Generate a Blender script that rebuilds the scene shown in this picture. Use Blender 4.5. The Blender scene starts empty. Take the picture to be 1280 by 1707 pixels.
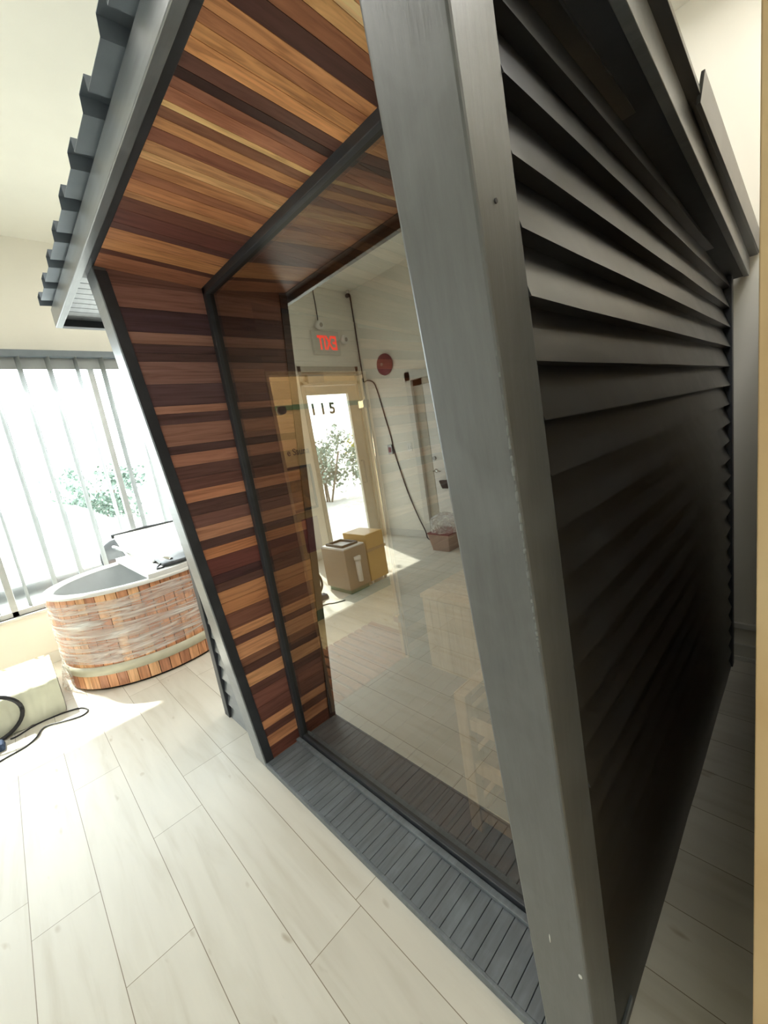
import bpy, bmesh, math, random
from mathutils import Vector, Matrix, Euler
random.seed(7)
sc = bpy.context.scene
C = sc.collection

# ------------------------------------------------------------------ camera
cam_d = bpy.data.cameras.new('camera'); cam = bpy.data.objects.new('camera', cam_d); C.objects.link(cam)
cam_d.sensor_fit = 'VERTICAL'; cam_d.sensor_height = 36.0; cam_d.lens = 678.93/1707*36
cam_d.clip_start = 0.02; cam_d.clip_end = 300
cam.location = (1.9501, -0.6773, 1.6)
cam.rotation_euler = (1.38994, 0.155136, 0.798583)
sc.camera = cam

# ------------------------------------------------------------------ view, world, sun
sc.view_settings.view_transform = 'Standard'; sc.view_settings.look = 'None'
sc.view_settings.gamma = 1.0; sc.view_settings.exposure = 0.0
sc.view_settings.use_curve_mapping = False
sc.cycles.use_denoising = True
sc.cycles.max_bounces = 10; sc.cycles.diffuse_bounces = 5; sc.cycles.glossy_bounces = 5
sc.cycles.transparent_max_bounces = 14; sc.cycles.transmission_bounces = 8
sc.cycles.sample_clamp_indirect = 6.0
SKY = 9.0; SUN = 18.0; PORTAL = True; PANEL_W = 22.0
world = bpy.data.worlds.new('sky'); sc.world = world; world.use_nodes = True
wb = world.node_tree.nodes['Background']; wb.inputs[0].default_value = (0.93, 0.97, 1.0, 1); wb.inputs[1].default_value = SKY
sd = bpy.data.lights.new('sun', 'SUN'); sun = bpy.data.objects.new('sun', sd); C.objects.link(sun)
sd.energy = SUN; sd.angle = 0.02; sd.color = (1.0, 0.95, 0.86)
sun.location = (-6, -1, 8)
sun.rotation_euler = Vector((0.67, 0.24, -1.0)).to_track_quat('-Z', 'Y').to_euler()
def area(name, loc, rot, sx, sy, energy, color=(1, 1, 1), portal=False):
    l = bpy.data.lights.new(name, 'AREA'); l.shape = 'RECTANGLE'; l.size = sx; l.size_y = sy; l.energy = energy; l.color = color
    if portal: l.cycles.is_portal = True
    o = bpy.data.objects.new(name, l); C.objects.link(o); o.location = loc; o.rotation_euler = rot
    return o
if PORTAL:
    area('window_sky_portal', (-3.12, -0.25, 1.65), (0, -math.pi/2, 0), 2.3, 3.3, 1, portal=True)
    area('door_sky_portal', (-3.12, -2.69, 1.2), (0, -math.pi/2, 0), 2.3, 0.8, 1, portal=True)

# ------------------------------------------------------------------ numbers measured for the cabin
W = 1.648; GY = 0.2247; ZT = 2.391; TP = 0.0817; LEAN = 0.0837; PD = 0.117; PW = 0.130; D = 2.16
ZO = 2.426
RX0, RX1 = -3.0, 2.6; RY0, RY1 = -3.42, 2.22; RZ = 3.84

# ------------------------------------------------------------------ materials
def nodes(name):
    m = bpy.data.materials.new(name); m.use_nodes = True
    nt = m.node_tree; b = nt.nodes['Principled BSDF']
    return m, nt, b
def N(nt, t, **kw):
    n = nt.nodes.new(t)
    for k, v in kw.items(): setattr(n, k, v)
    return n
def coords(nt, scale, rot=(0, 0, 0)):
    tc = N(nt, 'ShaderNodeTexCoord'); mp = N(nt, 'ShaderNodeMapping')
    mp.inputs['Scale'].default_value = scale; mp.inputs['Rotation'].default_value = rot
    nt.links.new(tc.outputs['Object'], mp.inputs[0]); return mp.outputs[0]
def ramp(nt, fac, stops):
    r = N(nt, 'ShaderNodeValToRGB'); e = r.color_ramp.elements
    while len(e) < len(stops): e.new(0.5)
    for i, (p, c) in enumerate(stops):
        e[i].position = p; e[i].color = (*c, 1)
    nt.links.new(fac, r.inputs[0]); return r.outputs[0]
def plain(name, col, rough=0.5, metal=0.0, spec=0.5, noise=0.06, nscale=14, bump=0.0, emis=None, estr=0, trans=0, alpha=1, coat=0):
    m, nt, b = nodes(name)
    n = N(nt, 'ShaderNodeTexNoise'); n.inputs['Scale'].default_value = nscale; n.inputs['Detail'].default_value = 4
    nt.links.new(coords(nt, (1, 1, 1)), n.inputs['Vector'])
    lo = tuple(max(0, x*(1-noise)) for x in col); hi = tuple(min(1, x*(1+noise)) for x in col)
    nt.links.new(ramp(nt, n.outputs[0], [(0.3, lo), (0.7, hi)]), b.inputs['Base Color'])
    b.inputs['Roughness'].default_value = rough; b.inputs['Metallic'].default_value = metal
    b.inputs['Specular IOR Level'].default_value = spec
    b.inputs['Alpha'].default_value = alpha; b.inputs['Transmission Weight'].default_value = trans
    b.inputs['Coat Weight'].default_value = coat
    if emis: b.inputs['Emission Color'].default_value = (*emis, 1); b.inputs['Emission Strength'].default_value = estr
    if bump:
        bp = N(nt, 'ShaderNodeBump'); bp.inputs['Strength'].default_value = bump; bp.inputs['Distance'].default_value = 0.004
        nt.links.new(n.outputs[0], bp.inputs['Height']); nt.links.new(bp.outputs[0], b.inputs['Normal'])
    return m
def painted_wood(name, col, rough, gscale, bump=0.35, spec=0.5, coat=0.0):
    """black stained timber: fine grain along one axis, scuffs and chalky dust flecks"""
    m, nt, b = nodes(name)
    v = coords(nt, gscale)
    g = N(nt, 'ShaderNodeTexNoise'); g.inputs['Scale'].default_value = 1; g.inputs['Detail'].default_value = 7; g.inputs['Roughness'].default_value = 0.65
    nt.links.new(v, g.inputs['Vector'])
    s = N(nt, 'ShaderNodeTexNoise'); s.inputs['Scale'].default_value = 5; s.inputs['Detail'].default_value = 5; s.inputs['Distortion'].default_value = 1.2
    nt.links.new(coords(nt, (1, 1, 1)), s.inputs['Vector'])
    c1 = ramp(nt, g.outputs[0], [(0.3, tuple(x*0.8 for x in col)), (0.7, tuple(x*1.25 for x in col))])
    mx = N(nt, 'ShaderNodeMix', data_type='RGBA'); mx.inputs[7].default_value = (*[min(1, x*2.2+0.015) for x in col], 1)
    fr = ramp(nt, s.outputs[0], [(0.5, (0, 0, 0)), (0.85, (0.5, 0.5, 0.5))])
    nt.links.new(fr, mx.inputs[0]); nt.links.new(c1, mx.inputs[6]); nt.links.new(mx.outputs[2], b.inputs['Base Color'])
    rr = N(nt, 'ShaderNodeMapRange'); rr.inputs['To Min'].default_value = rough-0.07; rr.inputs['To Max'].default_value = rough+0.12
    nt.links.new(s.outputs[0], rr.inputs[0]); nt.links.new(rr.outputs[0], b.inputs['Roughness'])
    b.inputs['Specular IOR Level'].default_value = spec
    b.inputs['Coat Weight'].default_value = coat; b.inputs['Coat Roughness'].default_value = 0.28
    bp = N(nt, 'ShaderNodeBump'); bp.inputs['Strength'].default_value = bump; bp.inputs['Distance'].default_value = 0.0015
    nt.links.new(g.outputs[0], bp.inputs['Height']); nt.links.new(bp.outputs[0], b.inputs['Normal'])
    return m
def cedar(name, gscale, rough=0.42):
    m, nt, b = nodes(name)
    at = N(nt, 'ShaderNodeVertexColor', layer_name='board')
    v = coords(nt, gscale)
    ad = N(nt, 'ShaderNodeVectorMath', operation='ADD'); sc3 = N(nt, 'ShaderNodeVectorMath', operation='SCALE'); sc3.inputs['Scale'].default_value = 37
    nt.links.new(at.outputs[0], sc3.inputs[0]); nt.links.new(v, ad.inputs[0]); nt.links.new(sc3.outputs[0], ad.inputs[1])
    g = N(nt, 'ShaderNodeTexNoise'); g.inputs['Scale'].default_value = 1; g.inputs['Detail'].default_value = 6; g.inputs['Distortion'].default_value = 0.8
    nt.links.new(ad.outputs[0], g.inputs['Vector'])
    r = ramp(nt, g.outputs[0], [(0.28, (0.62, 0.55, 0.5)), (0.5, (1, 1, 1)), (0.72, (1.22, 1.3, 1.35))])
    mx = N(nt, 'ShaderNodeMix', data_type='RGBA', blend_type='MULTIPLY'); mx.inputs[0].default_value = 1
    nt.links.new(at.outputs[0], mx.inputs[6]); nt.links.new(r, mx.inputs[7]); nt.links.new(mx.outputs[2], b.inputs['Base Color'])
    b.inputs['Roughness'].default_value = rough
    bp = N(nt, 'ShaderNodeBump'); bp.inputs['Strength'].default_value = 0.25; bp.inputs['Distance'].default_value = 0.001
    nt.links.new(g.outputs[0], bp.inputs['Height']); nt.links.new(bp.outputs[0], b.inputs['Normal'])
    return m
def pale_wood(name, lo, hi, gscale, rough=0.5):
    m, nt, b = nodes(name)
    g = N(nt, 'ShaderNodeTexNoise'); g.inputs['Scale'].default_value = 1; g.inputs['Detail'].default_value = 6; g.inputs['Distortion'].default_value = 0.6
    nt.links.new(coords(nt, gscale), g.inputs['Vector'])
    nt.links.new(ramp(nt, g.outputs[0], [(0.3, lo), (0.7, hi)]), b.inputs['Base Color']); b.inputs['Roughness'].default_value = rough
    return m
def floor_mat():
    m, nt, b = nodes('oak_laminate')
    tc = N(nt, 'ShaderNodeTexCoord'); mp = N(nt, 'ShaderNodeMapping')
    mp.inputs['Location'].default_value = (0.0, 0.100, 0)
    nt.links.new(tc.outputs['Object'], mp.inputs[0])
    br = N(nt, 'ShaderNodeTexBrick'); br.offset = 0.0; br.offset_frequency = 2; br.squash = 1
    br.inputs['Scale'].default_value = 1; br.inputs['Brick Width'].default_value = 1.22; br.inputs['Row Height'].default_value = 0.2167
    br.inputs['Mortar Size'].default_value = 0.0013; br.inputs['Mortar Smooth'].default_value = 0.1; br.inputs['Bias'].default_value = 0
    br.inputs['Color1'].default_value = (0.66, 0.635, 0.565, 1); br.inputs['Color2'].default_value = (0.73, 0.71, 0.645, 1); br.inputs['Mortar'].default_value = (0.25, 0.21, 0.15, 1)
    sp = N(nt, 'ShaderNodeSeparateXYZ'); nt.links.new(mp.outputs[0], sp.inputs[0])
    def mth(op, a, b_=None):
        q = N(nt, 'ShaderNodeMath', operation=op)
        for i_, v_ in enumerate((a, b_)):
            if v_ is None: continue
            if isinstance(v_, (int, float)): q.inputs[i_].default_value = v_
            else: nt.links.new(v_, q.inputs[i_])
        return q.outputs[0]
    nrow = mth('MULTIPLY', mth('FLOOR', mth('DIVIDE', sp.outputs[1], 0.2167)), -1.0)
    off = mth('ADD', mth('MULTIPLY', nrow, mth('ADD', mth('MULTIPLY', nrow, 0.1015), -0.0785)), 0.698)
    fx = mth('SUBTRACT', sp.outputs[0], mth('MULTIPLY', mth('FRACT', off), 1.22))
    cb = N(nt, 'ShaderNodeCombineXYZ'); nt.links.new(fx, cb.inputs[0]); nt.links.new(sp.outputs[1], cb.inputs[1])
    nt.links.new(cb.outputs[0], br.inputs['Vector'])
    g = N(nt, 'ShaderNodeTexNoise'); g.inputs['Scale'].default_value = 1; g.inputs['Detail'].default_value = 6; g.inputs['Distortion'].default_value = 0.7
    nt.links.new(coords(nt, (1.6, 13, 1)), g.inputs['Vector'])
    r = ramp(nt, g.outputs[0], [(0.25, (0.86, 0.84, 0.80)), (0.5, (1, 1, 1)), (0.75, (1.06, 1.06, 1.06))])
    k = N(nt, 'ShaderNodeTexNoise'); k.inputs['Scale'].default_value = 1; k.inputs['Detail'].default_value = 2
    nt.links.new(coords(nt, (5, 14, 1)), k.inputs['Vector'])
    kr = ramp(nt, k.outputs[0], [(0.23, (0.66, 0.6, 0.52)), (0.31, (1, 1, 1))])
    m1 = N(nt, 'ShaderNodeMix', data_type='RGBA', blend_type='MULTIPLY'); m1.inputs[0].default_value = 1
    m2 = N(nt, 'ShaderNodeMix', data_type='RGBA', blend_type='MULTIPLY'); m2.inputs[0].default_value = 1
    nt.links.new(br.outputs[0], m1.inputs[6]); nt.links.new(r, m1.inputs[7])
    nt.links.new(m1.outputs[2], m2.inputs[6]); nt.links.new(kr, m2.inputs[7]); nt.links.new(m2.outputs[2], b.inputs['Base Color'])
    b.inputs['Roughness'].default_value = 0.36
    return m
def glass_mat(name, tint, refl, edge, rough=0.0):
    m, nt, b = nodes(name); nt.nodes.remove(b)
    out = nt.nodes['Material Output']
    t = N(nt, 'ShaderNodeBsdfTransparent'); t.inputs[0].default_value = (*tint, 1)
    g = N(nt, 'ShaderNodeBsdfGlossy'); g.inputs['Roughness'].default_value = rough; g.inputs['Color'].default_value = (0.97, 0.97, 0.93, 1)
    lw = N(nt, 'ShaderNodeLayerWeight'); lw.inputs[0].default_value = 0.5
    p = N(nt, 'ShaderNodeMath', operation='POWER'); p.inputs[1].default_value = 2.5
    nt.links.new(lw.outputs['Facing'], p.inputs[0])
    mr = N(nt, 'ShaderNodeMapRange'); mr.inputs['To Min'].default_value = refl; mr.inputs['To Max'].default_value = edge
    nt.links.new(p.outputs[0], mr.inputs[0])
    mx = N(nt, 'ShaderNodeMixShader'); nt.links.new(mr.outputs[0], mx.inputs[0]); nt.links.new(t.outputs[0], mx.inputs[1]); nt.links.new(g.outputs[0], mx.inputs[2])
    nt.links.new(mx.outputs[0], out.inputs[0]); return m
def film_mat(name, amount, col, stretch):
    m, nt, b = nodes(name); out = nt.nodes['Material Output']
    t = N(nt, 'ShaderNodeBsdfTransparent'); mx = N(nt, 'ShaderNodeMixShader')
    b.inputs['Base Color'].default_value = (*col, 1); b.inputs['Roughness'].default_value = 0.12
    n = N(nt, 'ShaderNodeTexNoise'); n.inputs['Scale'].default_value = 1; n.inputs['Detail'].default_value = 6; n.inputs['Distortion'].default_value = 1.5
    nt.links.new(coords(nt, stretch, (0.15, 0, 0)), n.inputs['Vector'])
    f = N(nt, 'ShaderNodeMapRange'); f.inputs['From Min'].default_value = 0.4; f.inputs['From Max'].default_value = 0.75
    f.inputs['To Min'].default_value = amount*0.35; f.inputs['To Max'].default_value = min(1, amount*2.2)
    nt.links.new(n.outputs[0], f.inputs[0]); nt.links.new(f.outputs[0], mx.inputs[0])
    bp = N(nt, 'ShaderNodeBump'); bp.inputs['Strength'].default_value = 1.0; bp.inputs['Distance'].default_value = 0.03
    nt.links.new(n.outputs[0], bp.inputs['Height']); nt.links.new(bp.outputs[0], b.inputs['Normal'])
    nt.links.new(t.outputs[0], mx.inputs[1]); nt.links.new(b.outputs[0], mx.inputs[2]); nt.links.new(mx.outputs[0], out.inputs[0])
    return m

M = {}
M['wall'] = plain('wall_paint', (0.80, 0.78, 0.71), 0.75, noise=0.02, nscale=3)
M['ceil'] = plain('ceiling_paint', (0.80, 0.79, 0.72), 0.8, noise=0.02, nscale=3)
M['trim'] = plain('white_trim', (0.66, 0.66, 0.62), 0.5, noise=0.02)
M['floor'] = floor_mat()
M['post'] = painted_wood('black_stained_post', (0.058, 0.064, 0.068), 0.38, (60, 60, 5), 0.6, 1.0, 0.35)
M['siding'] = painted_wood('black_stained_siding', (0.008, 0.009, 0.011), 0.30, (110, 2.5, 110), 0.07, 1.0, 0.45)
M['black'] = painted_wood('black_stained_trim', (0.03, 0.034, 0.042), 0.4, (8, 8, 8), 0.2)
M['fascia'] = painted_wood('black_stain_lit', (0.12, 0.135, 0.15), 0.33, (4, 50, 50), 0.3, 1.0, 0.5)  # lighter copy of the same black stain; window light put into the colour
M['metal'] = plain('charcoal_roof_metal', (0.17, 0.20, 0.24), 0.35, 0.3, noise=0.08)
M['deck'] = painted_wood('black_stained_deck', (0.13, 0.15, 0.17), 0.42, (50, 5, 50), 0.3)
M['cedarY'] = cedar('cedar_strips', (70, 3.5, 70))
M['inner'] = cedar('cedar_interior', (60, 4, 60), 0.5)
M['glass_front'] = glass_mat('bronze_mirror_glass', (0.66, 0.58, 0.48), 0.27, 0.80)
M['glass_back'] = glass_mat('bronze_glass_rear_face', (0.95, 0.95, 0.95), 0.02, 0.1)
M['glass_door'] = glass_mat('bronze_door_glass', (0.96, 0.88, 0.70), 0.04, 0.4)
M['glass_clear'] = glass_mat('window_glass', (0.93, 0.96, 0.95), 0.03, 0.5)
M['bench'] = pale_wood('bench_wood', (0.40, 0.29, 0.18), (0.55, 0.42, 0.28), (50, 50, 4))
M['pine'] = pale_wood('pine_panel', (0.72, 0.50, 0.26), (0.82, 0.62, 0.36), (6, 6, 2.5), 0.45)
M['chrome'] = plain('chrome', (0.75, 0.75, 0.73), 0.12, 1.0)
M['steel'] = plain('brushed_steel', (0.4, 0.4, 0.39), 0.35, 1.0)
M['alu'] = plain('window_aluminium', (0.55, 0.57, 0.57), 0.4, 0.2)
M['white'] = plain('white_plastic', (0.80, 0.80, 0.78), 0.4, noise=0.02)
M['blind'] = plain('vertical_blind_vinyl', (0.33, 0.35, 0.35), 0.5, noise=0.03)
M['rail'] = plain('blind_rail', (0.17, 0.20, 0.23), 0.5)
M['rubber'] = plain('black_rubber', (0.015, 0.016, 0.02), 0.45)
M['darkm'] = plain('dark_metal', (0.03, 0.03, 0.033), 0.4, 0.5)
M['stone'] = plain('heater_stone', (0.10, 0.10, 0.10), 0.8, nscale=30, noise=0.3)
M['card'] = plain('cardboard', (0.46, 0.32, 0.19), 0.8, nscale=8)
M['amber'] = plain('varnished_carton', (0.62, 0.40, 0.14), 0.35)
M['red'] = plain('red_enamel', (0.20, 0.03, 0.045), 0.35)
M['redglow'] = plain('exit_letters', (0.8, 0.05, 0.03), 0.5, emis=(1, 0.07, 0.04), estr=1.7)
M['purple'] = plain('purple_poster', (0.20, 0.05, 0.13), 0.5)
M['disp'] = plain('beige_board', (0.66, 0.55, 0.41), 0.6, noise=0.05, nscale=2)
M['green'] = plain('green_board', (0.10, 0.22, 0.17), 0.6)
M['ink'] = plain('dark_lettering', (0.06, 0.06, 0.06), 0.6)
M['grayink'] = plain('grey_lettering', (0.12, 0.13, 0.13), 0.6)
M['liner'] = plain('grey_tub_liner', (0.52, 0.54, 0.55), 0.3, noise=0.03)
M['hoop'] = plain('pale_strap', (0.62, 0.60, 0.47), 0.45)
M['vinylw'] = plain('white_vinyl_cover', (0.82, 0.83, 0.83), 0.5, noise=0.02)
M['vinylb'] = plain('black_vinyl', (0.03, 0.035, 0.04), 0.4, bump=0.6)
M['film'] = film_mat('stretch_film', 0.5, (0.86, 0.87, 0.86), (2.0, 2.0, 26))
M['bag'] = film_mat('clear_bag', 0.55, (0.88, 0.89, 0.88), (14, 14, 14))
M['sheet'] = plain('plastic_sheeting', (0.66, 0.67, 0.54), 0.18, bump=0.8, nscale=5, noise=0.08)
M['door_frame'] = plain('beige_door_frame', (0.48, 0.46, 0.39), 0.55)
M['panel_light'] = plain('added_panel_diffuser', (0.9, 0.9, 0.88), 0.6, emis=(1, 0.98, 0.93), estr=4.0)
M['asphalt'] = plain('pale_asphalt', (0.42, 0.42, 0.40), 0.9, nscale=3)
M['leaf'] = plain('hedge_leaf', (0.16, 0.22, 0.18), 0.7, nscale=6, noise=0.4)
M['leafy'] = plain('yellow_leaf', (0.36, 0.34, 0.08), 0.7, nscale=6, noise=0.3)
M['bark'] = plain('bark', (0.12, 0.10, 0.08), 0.9)
M['carp'] = plain('car_paint', (0.62, 0.64, 0.66), 0.3)
M['cglass'] = plain('car_glass', (0.22, 0.24, 0.26), 0.2)
M['brick'] = plain('beige_render', (0.45, 0.38, 0.28), 0.8)

# ------------------------------------------------------------------ mesh helpers
BOXF = [(0, 3, 2, 1), (4, 5, 6, 7), (0, 1, 5, 4), (1, 2, 6, 5), (2, 3, 7, 6), (3, 0, 4, 7)]
class MB:
    def __init__(s): s.v = []; s.f = []; s.m = []; s.c = []; s.sm = []
    def hexa(s, pts, mi=0, col=None):
        n = len(s.v); s.v += [tuple(p) for p in pts]
        for f in BOXF: s.f.append(tuple(n+i for i in f)); s.m.append(mi); s.c.append(col); s.sm.append(False)
        return s
    def box(s, x0, x1, y0, y1, z0, z1, mi=0, col=None):
        return s.hexa([(x0, y0, z0), (x1, y0, z0), (x1, y1, z0), (x0, y1, z0), (x0, y0, z1), (x1, y0, z1), (x1, y1, z1), (x0, y1, z1)], mi, col)
    def quad(s, pts, mi=0, smooth=False):
        n = len(s.v); s.v += [tuple(p) for p in pts]; s.f.append(tuple(range(n, n+len(pts)))); s.m.append(mi); s.c.append(None); s.sm.append(smooth); return s
    def grid(s, P, closed=False, mi=0, smooth=True, cols=None):
        """P[i][j] rows of points"""
        n = len(s.v); R = len(P); K = len(P[0])
        for r in P: s.v += [tuple(p) for p in r]
        for i in range(R-1):
            for j in range(K if closed else K-1):
                j2 = (j+1) % K
                s.f.append((n+i*K+j, n+i*K+j2, n+(i+1)*K+j2, n+(i+1)*K+j)); s.m.append(mi); s.c.append(cols[j] if cols else None); s.sm.append(smooth)
        return s
    def tube(s, pts, r, k=10, mi=0, cap=True):
        pts = [Vector(p) for p in pts]; rows = []
        up = Vector((0, 0, 1))
        for i, p in enumerate(pts):
            d = (pts[min(i+1, len(pts)-1)]-pts[max(i-1, 0)]).normalized()
            a = d.cross(up)
            if a.length < 1e-3: a = d.cross(Vector((1, 0, 0)))
            a.normalize(); b = d.cross(a)
            rows.append([p+a*math.cos(t)*r+b*math.sin(t)*r for t in [2*math.pi*j/k for j in range(k)]])
        n = len(s.v); s.grid(rows, True, mi)
        if cap:
            s.f.append(tuple(n+j for j in range(k))[::-1]); s.m.append(mi); s.c.append(None); s.sm.append(False)
            b0 = n+(len(rows)-1)*k; s.f.append(tuple(b0+j for j in range(k))); s.m.append(mi); s.c.append(None); s.sm.append(False)
        return s
    def ball(s, c, r, k=12, mi=0):
        rows = []
        for i in range(1, k):
            a = math.pi*i/k
            rows.append([(c[0]+r[0]*math.sin(a)*math.cos(t), c[1]+r[1]*math.sin(a)*math.sin(t), c[2]+r[2]*math.cos(a)) for t in [2*math.pi*j/(2*k) for j in range(2*k)]])
        n = len(s.v); s.grid(rows, True, mi); K = 2*k
        s.f.append(tuple(n+j for j in range(K))); s.m.append(mi); s.c.append(None); s.sm.append(True)
        b0 = n+(len(rows)-1)*K; s.f.append(tuple(b0+j for j in range(K))[::-1]); s.m.append(mi); s.c.append(None); s.sm.append(True)
        return s
    def build(s, name, mats, parent=None, bevel=0, fix=True):
        me = bpy.data.meshes.new(name)
        off = parent_world(parent)
        me.from_pydata([tuple(Vector(v)-off) for v in s.v], [], s.f)
        if not isinstance(mats, (list, tuple)): mats = [mats]
        for m in mats: me.materials.append(m)
        for p, mi, sm in zip(me.polygons, s.m, s.sm): p.material_index = mi; p.use_smooth = sm
        if any(c is not None for c in s.c):
            ca = me.color_attributes.new('board', 'FLOAT_COLOR', 'CORNER')
            for p, c in zip(me.polygons, s.c):
                for li in p.loop_indices: ca.data[li].color = (*(c or (0.2, 0.1, 0.05)), 1)
        if fix:
            bm = bmesh.new(); bm.from_mesh(me); bmesh.ops.recalc_face_normals(bm, faces=bm.faces); bm.to_mesh(me); bm.free()
        o = bpy.data.objects.new(name, me); C.objects.link(o)
        if parent: o.parent = parent
        if bevel:
            md = o.modifiers.new('bevel', 'BEVEL'); md.width = bevel; md.segments = 2; md.limit_method = 'ANGLE'; md.angle_limit = 0.6
        return o
def parent_world(p):
    v = Vector((0, 0, 0))
    while p: v += Vector(p.location); p = p.parent
    return v
def thing(name, label, cat, loc=(0, 0, 0), group=None):
    o = bpy.data.objects.new(name, None); C.objects.link(o); o.location = loc; o.empty_display_size = 0.1
    o['label'] = label; o['category'] = cat
    if group: o['group'] = group
    return o
def tag(o, label, cat, group=None):
    o['label'] = label; o['category'] = cat
    if group: o['group'] = group
    return o
def struct(o): o['kind'] = 'structure'; return o
def lettering(name, txt, size, origin, xdir, ydir, mat, parent, spacing=1.0, depth=0.002, bold=0.0, xs=1.0):
    cu = bpy.data.curves.new('t', 'FONT'); cu.body = txt; cu.size = size; cu.space_character = spacing; cu.extrude = depth; cu.offset = bold
    to = bpy.data.objects.new('t', cu); C.objects.link(to)
    dg = bpy.context.evaluated_depsgraph_get(); me = bpy.data.meshes.new_from_object(to.evaluated_get(dg))
    bpy.data.objects.remove(to); me.name = name
    X = Vector(xdir).normalized(); Y = Vector(ydir).normalized(); Z = X.cross(Y)
    off = parent_world(parent); O = Vector(origin)
    for v in me.vertices: v.co = O+X*v.co.x*xs+Y*v.co.y+Z*v.co.z-off
    me.materials.clear(); me.materials.append(mat)
    o = bpy.data.objects.new(name, me); C.objects.link(o); o.parent = parent
    return o
def spline(pts, n=8):
    P = [Vector(p) for p in pts]; P = [P[0]*2-P[1]]+P+[P[-1]*2-P[-2]]; out = []
    for i in range(1, len(P)-2):
        for k in range(n):
            t = k/n; a, b, c, d = P[i-1], P[i], P[i+1], P[i+2]
            out.append(0.5*((2*b)+(c-a)*t+(2*a-5*b+4*c-d)*t*t+(-a+3*b-3*c+d)*t**3))
    out.append(P[-2]); return out

# ================================================================== ROOM SHELL
T = 0.12
struct(MB().box(RX0-T, RX1+T, RY0-T, RY1+T, -0.1, 0).build('floor', M['floor']))
struct(MB().box(RX0-T, RX1+T, RY0-T, RY1+T, RZ, RZ+0.1).build('ceiling', M['ceil']))
WY0, WY1, WZ0, WZ1 = -1.9, 1.35, 0.53, 2.80      # window opening
DY0, DY1, DZ1 = -3.33, -2.22, 2.74                 # glass door opening
wl = MB()
for (y0, y1, z0, z1) in [(RY0-T, DY0, 0, RZ), (DY0, DY1, DZ1, RZ), (DY1, WY0, 0, RZ), (WY0, WY1, 0, WZ0), (WY0, WY1, WZ1, RZ), (WY1, RY1+T, 0, RZ)]:
    wl.box(RX0-T, RX0, y0, y1, z0, z1)
struct(wl.build('wall_left', M['wall']))
struct(MB().box(RX0, RX1, RY1, RY1+T, 0, RZ).build('wall_back', M['wall']))
struct(MB().box(RX1, RX1+T, RY0-T, RY1+T, 0, RZ).build('wall_right', M['wall']))
# front wall (behind the camera) with an opening for the white door
P0, P1, PZ = -2.05, -1.05, 2.36
struct(MB().box(RX0, P0, RY0-T, RY0, 0, RZ).box(P1, RX1, RY0-T, RY0, 0, RZ).box(P0, P1, RY0-T, RY0, PZ, RZ).build('wall_front', M['wall']))
struct(MB().box(1.0, RX1, RY1-0.30, RY1, 3.40, RZ).build('trim_1', M['ceil']))
struct(MB().box(-2.0, RX1, RY1-0.014, RY1, 0, 0.10).box(-2.0, RX1, RY1-0.022, RY1, 0, 0.025).box(-2.0, RX1, RY1-0.018, RY1, 0.20, 0.235).build('baseboard_back', M['trim'], bevel=0.003))
struct(MB().box(RX0, P0-0.08, RY0, RY0+0.014, 0, 0.11).box(P1+0.08, RX1, RY0, RY0+0.014, 0, 0.11).build('baseboard_front', M['trim'], bevel=0.003))
struct(MB().box(RX0, RX0+0.014, -2.16, 1.9, 0, 0.11).build('baseboard_left', M['trim'], bevel=0.003))
# window
win = thing('window_1', 'wide window', 'window', (RX0, -0.3, WZ0)); del win['label']; del win['category']; struct(win)
f = MB(); f.box(RX0-0.09, RX0-0.02, WY0, WY1, WZ0, WZ0+0.05).box(RX0-0.09, RX0-0.02, WY0, WY1, WZ1-0.05, WZ1)
for y in (WY0, -0.82, 0.26, WY1-0.05): f.box(RX0-0.09, RX0-0.02, y, y+0.05, WZ0, WZ1)
f.build('window_frame', M['alu'], win, 0.004)
MB().box(RX0-0.058, RX0-0.052, WY0+0.03, WY1-0.03, WZ0+0.03, WZ1-0.03).build('pane', M['glass_clear'], win)
MB().box(RX0-0.12, RX0+0.03, WY0-0.03, WY1+0.03, WZ0-0.025, WZ0).build('window_sill', M['trim'], win, 0.004)
# glass entrance door 115
dr = thing('door_1', 'd', 'd', (RX0, -2.7, 0)); del dr['label']; del dr['category']; struct(dr)
f = MB(); f.box(RX0-0.10, RX0+0.012, DY0, DY0+0.06, 0, DZ1).box(RX0-0.10, RX0+0.012, DY1-0.05, DY1, 0, DZ1).box(RX0-0.10, RX0+0.012, DY0, DY1, DZ1-0.08, DZ1).box(RX0-0.10, RX0+0.012, DY0, DY1, 2.48, 2.53)
f.build('door_frame', M['door_frame'], dr, 0.003)
f = MB(); f.box(RX0-0.07, RX0-0.02, DY0+0.06, -3.07, 0.01, 2.47).box(RX0-0.07, RX0-0.02, -2.31, DY1-0.05, 0.01, 2.47).box(RX0-0.07, RX0-0.02, -3.07, -2.31, 0.01, 0.085).box(RX0-0.07, RX0-0.02, -3.07, -2.31, 2.35, 2.47)
f.build('door_leaf', M['door_frame'], dr, 0.003)
MB().box(RX0-0.05, RX0-0.044, -3.09, -2.29, 0.07, 2.37).build('pane', M['glass_clear'], dr)
MB().box(RX0-0.07, RX0-0.03, DY0+0.05, DY1-0.04, 2.53, 2.67).build('transom_panel', M['disp'], dr)
MB().box(RX0-0.02, RX0+0.05, -2.62, -2.34, 2.50, 2.62).build('door_closer', M['steel'], dr, 0.006)
MB().tube([(RX0-0.02, -3.12, 0.95), (RX0+0.04, -3.12, 0.95), (RX0+0.04, -3.12, 1.3), (RX0-0.02, -3.12, 1.3)], 0.012).build('pull_handle', M['steel'], dr)
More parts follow.
